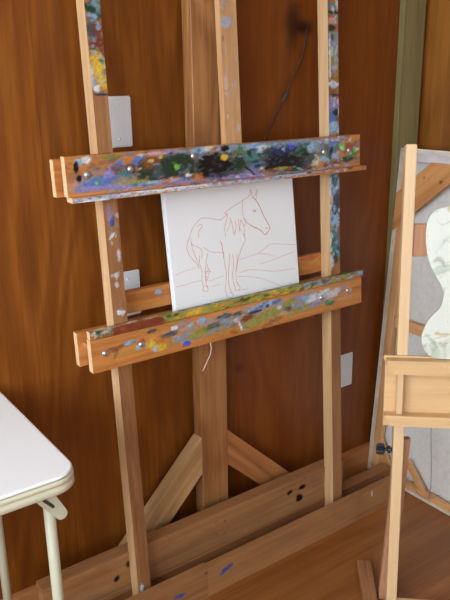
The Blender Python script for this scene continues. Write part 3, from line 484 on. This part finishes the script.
# pale thread hanging from the lower bar
bm = bmesh.new()
tube(bm, [(.918, -.1535, .69), (.919, -.1545, .675), (.915, -.155, .66), (.905, -.154, .642), (.897, -.153, .628), (.893, -.153, .622)], .0008, 6)
to = obj('thread', bm, M_THREAD, None, (.915, -.154, .66), True, M=T(.915, -.154, .66)); tag(to, 'pale loose thread hanging below the lower paint-smeared bar', 'thread')

# cord hanging on the wall with a toggle
bm = bmesh.new()
tube(bm, [(1.352, -.006, 1.44), (1.345, -.007, 1.405), (1.333, -.008, 1.368), (1.317, -.008, 1.340), (1.299, -.008, 1.312), (1.275, -.008, 1.269), (1.244, -.008, 1.223), (1.222, -.008, 1.187), (1.20, -.008, 1.15), (1.185, -.008, 1.12)], .0022, 8)
cd = obj('cord', bm, M_CORD, None, (1.275, 0, 1.27), True, M=T(1.275, 0, 1.27)); tag(cd, 'thin dark cord hanging aslant on the wall below a dark knot', 'cord')
bm = bmesh.new(); d = Vector((-.031, 0, -.046)).normalized(); c = Vector((1.2755, -.008, 1.270))
tube(bm, [c-d*.016, c-d*.010, c, c+d*.010, c+d*.016], [.0026, .005, .0055, .005, .0026], 10)
obj('toggle', bm, M_SLOT, cd, (1.275, 0, 1.27), True)

# ---- wall plates
def plate(name, cx, cz_, label, kind):
    root = empty(name, T(cx, 0, cz_), label, 'wall plate', 'white wall plates')
    bm = nbox(-.035, .035, -.006, 0, -.0575, .0575, bev=.0025, seg=2)
    obj('cover', bm, M_PLATE, root)
    if kind == 'blank':
        for z in (.0385, -.0385):
            b = bmesh.new(); lathe(b, [(.0034, 0), (.0034, .0008), (.0024, .0014), (0, .0015)], T(0, -.006, z) @ Matrix.Rotation(R(90), 4, 'X'), 14)
            obj('screw', b, M_PLATE, root, smooth=True)
    else:
        for z in (.021, -.021):
            b = bmesh.new(); pts = [(math.cos(a)*.0165, max(-.0125, min(.0125, math.sin(a)*.0165))) for a in [2*math.pi*k/28 for k in range(28)]]
            extrude_poly(b, pts, -.0075, -.0055, lambda u, v, t, z=z: (u, t, z+v))
            fc = obj('socket', b, M_PLATE, root)
            b = bmesh.new()
            for x in (-.0065, .0065): box(b, x-.001, x+.001, -.0079, -.0074, z-.002, z+.005, bev=0)
            obj('slot', b, M_SLOT, fc)
        b = bmesh.new(); lathe(b, [(.003, 0), (.003, .0008), (0, .0013)], T(0, -.006, 0) @ Matrix.Rotation(R(90), 4, 'X'), 14)
        obj('screw', b, M_BOLT, root, smooth=True)
plate('wall_plate', .775, 1.2245, 'blank white wall plate with two screws, above the top bar beside the left upright', 'blank')
plate('wall_plate', .775, .810, 'white wall plate between the two bars, partly behind the crossbar', 'blank')
plate('wall_plate', 1.549, .4015, 'white wall plate low on the wall right of the right upright', 'blank')

# ================================================================ FOLDING TABLE (left)
tx1, ty0, ty1, tz = .422, -.472, -.014, .665
tx0 = tx1-.60
to_ = ((tx0+tx1)/2, (ty0+ty1)/2, 0)
TB = empty('folding_table', T(*to_), 'small white-topped folding table with cream tubular legs at the left, by the wall', 'table')
def rrect(x0, x1, y0, y1, r, n=10):
    pts = []
    for cx, cy, a0 in ((x1-r, y0+r, -90), (x1-r, y1-r, 0), (x0+r, y1-r, 90), (x0+r, y0+r, 180)):
        for k in range(n+1):
            a = R(a0+90*k/n); pts.append((cx+r*math.cos(a), cy+r*math.sin(a)))
    return pts
def slab(name, prof, mat, r=.045):
    """prof: (inset, z) from bottom to top"""
    bm = bmesh.new(); rings = []
    for ins, z in prof:
        rings.append([bm.verts.new((x, y, z)) for x, y in rrect(tx0+ins, tx1-ins, ty0+ins, ty1-ins, r-ins)])
    n = len(rings[0])
    for a, b in zip(rings, rings[1:]):
        for k in range(n): bm.faces.new((a[k], a[(k+1) % n], b[(k+1) % n], b[k]))
    bm.faces.new(rings[0][::-1]); bm.faces.new(rings[-1])
    o = obj(name, bm, mat, TB, to_)
    for p in o.data.polygons: p.use_smooth = len(p.vertices) == 4
    return o
slab('tabletop', [(.006, tz-.007), (.002, tz-.005), (.002, tz-.002), (.005, tz)], M_TOP)
slab('edge_band', [(.003, tz-.034), (0, tz-.031), (0, tz-.021), (.003, tz-.019), (.003, tz-.0175), (.0, tz-.0155), (0, tz-.010), (.003, tz-.0075)], M_CREAM2)
for x, y in ((tx1-.048, ty0+.048), (tx1-.046, ty1-.052), (tx0+.046, ty0+.048), (tx0+.046, ty1-.052)):
    bm = bmesh.new(); s = 1 if x > to_[0] else -1
    tube(bm, [(x, y, tz-.034), (x, y, .3), (x, y, .012)], .0105, 18)
    lg = obj('leg', bm, M_CREAM, TB, to_, True)
    b = bmesh.new(); lathe(b, [(.0125, 0), (.0130, .003), (.0130, .020), (.0110, .024)], T(x, y, 0), 18)
    obj('foot_cap', b, M_SLOT, lg, to_, True)
# folding brace at the front right leg: slotted strap with a round end
def strap(name, x0, z0, x1, z1, w, y, t, mat, parent):
    bm = bmesh.new(); d = Vector((x1-x0, z1-z0)); L_ = d.length; a = math.atan2(d.y, d.x); pts = []
    for k in range(11): q = R(-90+180*k/10); pts.append((L_+math.cos(q)*w/2, math.sin(q)*w/2))
    for k in range(11): q = R(90+180*k/10); pts.append((math.cos(q)*w/2, math.sin(q)*w/2))
    pl = lambda u, v, tt: (x0+u*math.cos(a)-v*math.sin(a), y+tt, z0+u*math.sin(a)+v*math.cos(a))
    extrude_poly(bm, pts, -t/2, t/2, pl)
    return obj(name, bm, mat, parent, to_)
yb = ty0+.048-.0135
strap('folding_brace', 0.336, 0.645, 0.391, 0.571, .022, yb, .004, M_CREAM, TB)
strap('folding_brace', 0.364, 0.637, 0.393, 0.578, .012, yb-.004, .0036, M_CREAM, TB)
strap('brace_slot', 0.360, 0.612, 0.376, 0.593, .0055, yb-.0026, .003, M_DARKM, TB)

# ================================================================ LEANING CANVAS, seen from its back
Oc = Vector((1.664, -.0225, 0)); th = R(4)
ax, az = Vector((0, -1, 0)), Vector((math.sin(th), 0, math.cos(th))); ay = az.cross(ax)
Mc = Matrix((( ax.x, ay.x, az.x, Oc.x), (ax.y, ay.y, az.y, Oc.y), (ax.z, ay.z, az.z, Oc.z), (0, 0, 0, 1)))
LC = empty('large_canvas', Mc, 'large stretched canvas turned to the wall, bare wooden stretcher showing, leaning in the right corner', 'canvas')
W_, H_, D_ = .85, 1.106, .038
# cloth: back sheet + folded margins round the four edges (tray shape)
bm = bmesh.new()
box(bm, -.002, W_+.002, D_-.003, D_, .004, H_+.002, bev=0)
for a in ((-.003, 0, 0, D_, .004, H_), (W_, W_+.003, 0, D_, .004, H_), (-.003, W_+.003, 0, D_, H_, H_+.003), (-.003, W_+.003, 0, D_, .001, .004)): box(bm, *a, bev=0)
obj('canvas_cloth', bm, M_CANVASB, LC)
bm = bmesh.new()     # the margin stapled over the bars
for a in ((0, .014, -.0015, 0, .0, H_), (0, W_, -.0015, 0, H_-.010, H_), (0, W_, -.0015, 0, .004, .012), (W_-.008, W_, -.0015, 0, 0, H_)): box(bm, *a, bev=0)
obj('folded_margin', bm, M_WRAP, LC)
obj('stretcher_bar', nbox(0, W_, .0, .022, H_-.036, H_, bev=.002), plain('painted_bar', (196, 186, 188), .6, var=.15, bscale=120), LC)['label'] = 'top stretcher bar with a white and lilac paint smear'
obj('stretcher_bar', nbox(0, W_, .0, .022, .004, .030, bev=.002), W_STRETCH, LC)
obj('stretcher_bar', nbox(0, .040, .001, .022, .031, H_-.037, bev=.002), wood('stretcher_up', (178, 124, 76), (206, 152, 100), (222, 172, 122), 'Z', 1., .6, 1., .8), LC)
obj('stretcher_bar', nbox(W_-.04, W_, .001, .022, .031, H_-.037, bev=.002), W_STRETCH, LC)
obj('stretcher_bar', nbox(.041, W_-.041, .003, .022, .535, .571, bev=.002), W_STRETCH, LC)
def cplank(pts, deg, y0, y1, mat):
    a = R(deg); ox, oz = pts[0]; bm = bmesh.new()
    q = [((x-ox)*math.cos(a)+(z-oz)*math.sin(a), -(x-ox)*math.sin(a)+(z-oz)*math.cos(a)) for x, z in pts]
    extrude_poly(bm, q, y0, y1, lambda u, v, t: (u, t, v))
    bmesh.ops.bevel(bm, geom=list(bm.edges), offset=.001, segments=1, affect='EDGES')
    return obj('corner_brace', bm, mat, LC, M=Matrix.Translation((ox, 0, oz)) @ Matrix.Rotation(-a, 4, 'Y'))
cplank([(.0, .850), (.262, 1.0735), (.122, 1.0735), (.0, .970)], 41, -.005, -.0016, W_KNOTTY)['label'] = 'knotty wide corner brace'
cplank([(.212, .0305), (.244, .0305), (.178, .095), (.160, .112), (.160, .084)], -47, .002, .014, W_STRETCH)
# curved plywood corner piece at the lower left
bm = bmesh.new(); pts = [(.0405, .0305)]+[(.0405+.075*math.cos(R(90*k/10))*(1-.35*math.sin(R(180*k/10))), .0305+.11*math.sin(R(90*k/10))*(1-.35*math.sin(R(180*k/10)))) for k in range(11)]
extrude_poly(bm, pts, .003, .012, lambda u, v, t: (u, t, v)); obj('corner_plate', bm, W_STRETCH, LC)
# hanging wire
bm = bmesh.new()
tube(bm, [(.232, .004, .535), (.236, -.002, .40), (.240, -.004, .25), (.259, -.004, .13), (.266, -.003, .06), (.262, -.003, .02)], .0012, 6)
tube(bm, [(.20, -.003, .030), (.225, -.006, .018), (.255, -.006, .016), (.28, -.004, .034), (.30, -.003, .052)], .0012, 6)
obj('wire', bm, M_WIRE, LC, smooth=True)

# ================================================================ THE LIGHT A-FRAME EASEL (right)
P0 = Vector((1.1996, -.5384, 0)); ph = R(8)
u = Vector((.73610, -.67688, 0)); n0 = Vector((-.67688, -.73610, 0))
up = (Vector((0, 0, 1))*math.cos(ph)-n0*math.sin(ph)); nn = n0*math.cos(ph)+Vector((0, 0, 1))*math.sin(ph); inn = -nn
ME_ = Matrix(((u.x, inn.x, up.x, P0.x), (u.y, inn.y, up.y, P0.y), (u.z, inn.z, up.z, P0.z), (0, 0, 0, 1)))
LE = empty('artist_easel', ME_, 'light new wooden easel with a pencil tray and white palette, at the right edge', 'easel')
UW = .50
for x in (0, UW): obj('leg', nbox(x-.0125, x+.0125, 0, .034, .003, 1.178, bev=.002, seg=2), W_NEW, LE)
obj('crossbar', nbox(.0130, UW-.013, .010, .028, .918, .995), W_RED, LE)  # redder than the legs: shade on the recessed bar painted into its colour
obj('crossbar', nbox(.0130, UW-.013, .002, .020, .004, .030), W_NEWX, LE)
# tray: back panel, upper shelf with lip, lower shelf with lip, spacer
bm = bmesh.new(); pts = [(-.041, .505), (-.041, .665), (-.046, .672), (-.044, .680), (UW+.044, .680), (UW+.046, .672), (UW+.041, .665), (UW+.041, .505)]
extrude_poly(bm, pts, -.010, -.0005, lambda a, b, t: (a, t, b)); obj('tray_back', bm, W_NEWX, LE)
def lip(z0, z1, zs0, zs1, nm):
    # cross profile (t = toward viewer negative y, z) with the cut-back end
    bm = bmesh.new()
    box(bm, -.040, UW+.040, -.040, -.0105, zs0, zs1, bev=.001)
    pr = [(-.040, z0), (-.048, z0), (-.048, z1-.003), (-.046, z1), (-.040, z1)]
    n = len(pr); x0a, x1a = -.036, UW+.036
    A = [bm.verts.new((x0a+(.010 if z < (z0+z1)/2 else -.006), y, z)) for y, z in pr]
    B_ = [bm.verts.new((x1a-(.010 if z < (z0+z1)/2 else -.006), y, z)) for y, z in pr]
    bm.faces.new(A); bm.faces.new(B_[::-1])
    for i in range(n): bm.faces.new((A[i], B_[i], B_[(i+1) % n], A[(i+1) % n]))
    return obj(nm, bm, W_NEWX, LE)
lip(.643, .676, .664, .676, 'tray_ledge')
lip(.516, .541, .529, .541, 'tray_ledge')
obj('tray_divider', nbox(-.014, .001, -.036, -.0105, .5415, .6635), W_NEW, LE)
# adjusting knob on the left leg
bm = bmesh.new(); Mk = T(-.0125, .016, .433) @ Matrix.Rotation(R(-90), 4, 'Y')
lathe(bm, [(.005, 0), (.005, .004), (.0095, .005), (.0095, .011), (.0045, .013), (.0045, .020)], Mk, 16)
Rg = []
prof = [(.8, .019), (1., .021), (1., .036), (.85, .039)]
for s_, h in prof:
    Rg.append([bm.verts.new(Mk @ Vector(((.0125+.0022*math.cos(6*a))*s_*math.cos(a), (.0125+.0022*math.cos(6*a))*s_*math.sin(a), h))) for a in [2*math.pi*k/36 for k in range(36)]])
for a, b in zip(Rg, Rg[1:]):
    for k in range(36): bm.faces.new((a[k], a[(k+1) % 36], b[(k+1) % 36], b[k]))
bm.faces.new(Rg[0][::-1]); bm.faces.new(Rg[-1])
obj('knob', bm, M_KNOB, LE, smooth=False)
# rear strut: board from behind the leg down and to the left
bm = bmesh.new()
def strutpt(a): return a
p1 = Vector((.018, .054, .452)); p0 = Vector((-.010, .054, .006)); dz = (p1-p0)
bm = nbox(-.012, .012, -.018, .018, 0, dz.length, bev=.001)
M = T(*p0) @ dz.to_track_quat('Z', 'Y').to_matrix().to_4x4()
obj('rear_strut', bm, W_RED, LE, M=M)
# palette resting on the tray
half = [(.17, .6815), (.1094, .6815), (.084, .682), (.0675, .6855), (.056, .692), (.0481, .7009), (.0425, .712), (.0399, .7252), (.040, .738), (.0434, .7496), (.048, .762), (.0538, .7741), (.064, .787), (.0757, .7987), (.081, .808), (.0839, .818), (.0856, .830), (.0849, .8419), (.080, .856), (.0721, .8701), (.062, .886), (.0546, .9005), (.0475, .918), (.0438, .9356), (.0405, .957), (.0395, .9775), (.0405, .998), (.0445, 1.0145), (.052, 1.0265), (.0616, 1.033), (.0748, 1.0385), (.0904, 1.0405), (.12, 1.043), (.17, 1.044)]
full = half+[(.34-a, b) for a, b in half[-2:0:-1]]
po = ME_ @ Vector((.17, -.012, .6815))
Mp = ME_ @ T(.17, -.0155, .6775) @ Matrix.Rotation(R(-2.2), 4, 'X')
bm = bmesh.new(); extrude_poly(bm, [(a-.17, b-.6815) for a, b in full], -.006, 0, lambda a, b, t: (a, t, b))
pal = obj('palette', bm, M_MARBLE, None, M=Mp); tag(pal, 'white marbled waisted painting palette standing on the light easel tray', 'palette')

# offcut of lumber on the floor
p0 = Vector((1.276, -.370, 0)); dd = Vector((-.65, -.76, 0)).normalized()
bm = nbox(-.019, .019, -.19, 0, 0, .019)
ang = math.atan2(-dd.x, -(-dd.y)*-1) if False else math.atan2(dd.x, -dd.y)
oc = obj('wood_offcut', bm, wood('offcut', (120, 76, 46), (152, 102, 64), (172, 122, 80), 'Y', 1., .6, 1., .9), None, M=T(p0.x, p0.y, .0005) @ Matrix.Rotation(ang, 4, 'Z'))
tag(oc, 'short brown wood offcut on the floor left of the light easel leg', 'wood')

# ================================================================ CAMERA
cam = bpy.data.cameras.new('camera'); co_ = bpy.data.objects.new('camera', cam); COLL.objects.link(co_)
RM = [[0.81044, -0.58565, -0.014162], [-0.185346, -0.233404, -0.954552], [0.555728, 0.776232, -0.297708]]
rx, ry, rz = [Vector(v) for v in RM]
co_.matrix_basis = Matrix(((rx.x, -ry.x, -rz.x, 0), (rx.y, -ry.y, -rz.y, -1.5), (rx.z, -ry.z, -rz.z, 1.31), (0, 0, 0, 1)))
cam.sensor_fit = 'VERTICAL'; cam.sensor_height = 36; cam.lens = 42.0; cam.clip_start = .02
S.camera = co_

# ================================================================ LIGHT: daylight through the two windows
w = bpy.data.worlds.new('world'); S.world = w; w.use_nodes = True
bg = w.node_tree.nodes['Background']; bg.inputs[0].default_value = (.84, .93, 1., 1); bg.inputs[1].default_value = 11.5
def portal(name, loc, rot, sx, sy):
    l = bpy.data.lights.new(name, 'AREA'); l.shape = 'RECTANGLE'; l.size = sx; l.size_y = sy; l.cycles.is_portal = True
    o = bpy.data.objects.new(name, l); COLL.objects.link(o); o.location = loc; o.rotation_euler = rot
portal('window_portal', (XL-.1, (WIN_L[0]+WIN_L[1])/2, (WIN_L[2]+WIN_L[3])/2), (0, R(-90), 0), WIN_L[3]-WIN_L[2], WIN_L[1]-WIN_L[0])
portal('window_portal', ((WIN_F[0]+WIN_F[1])/2, YF-.1, (WIN_F[2]+WIN_F[3])/2), (R(90), 0, 0), WIN_F[1]-WIN_F[0], WIN_F[3]-WIN_F[2])
S.view_settings.view_transform = 'Standard'; S.view_settings.look = 'None'; S.view_settings.gamma = 1
S.view_settings.use_curve_mapping = False; S.view_settings.exposure = 0.0
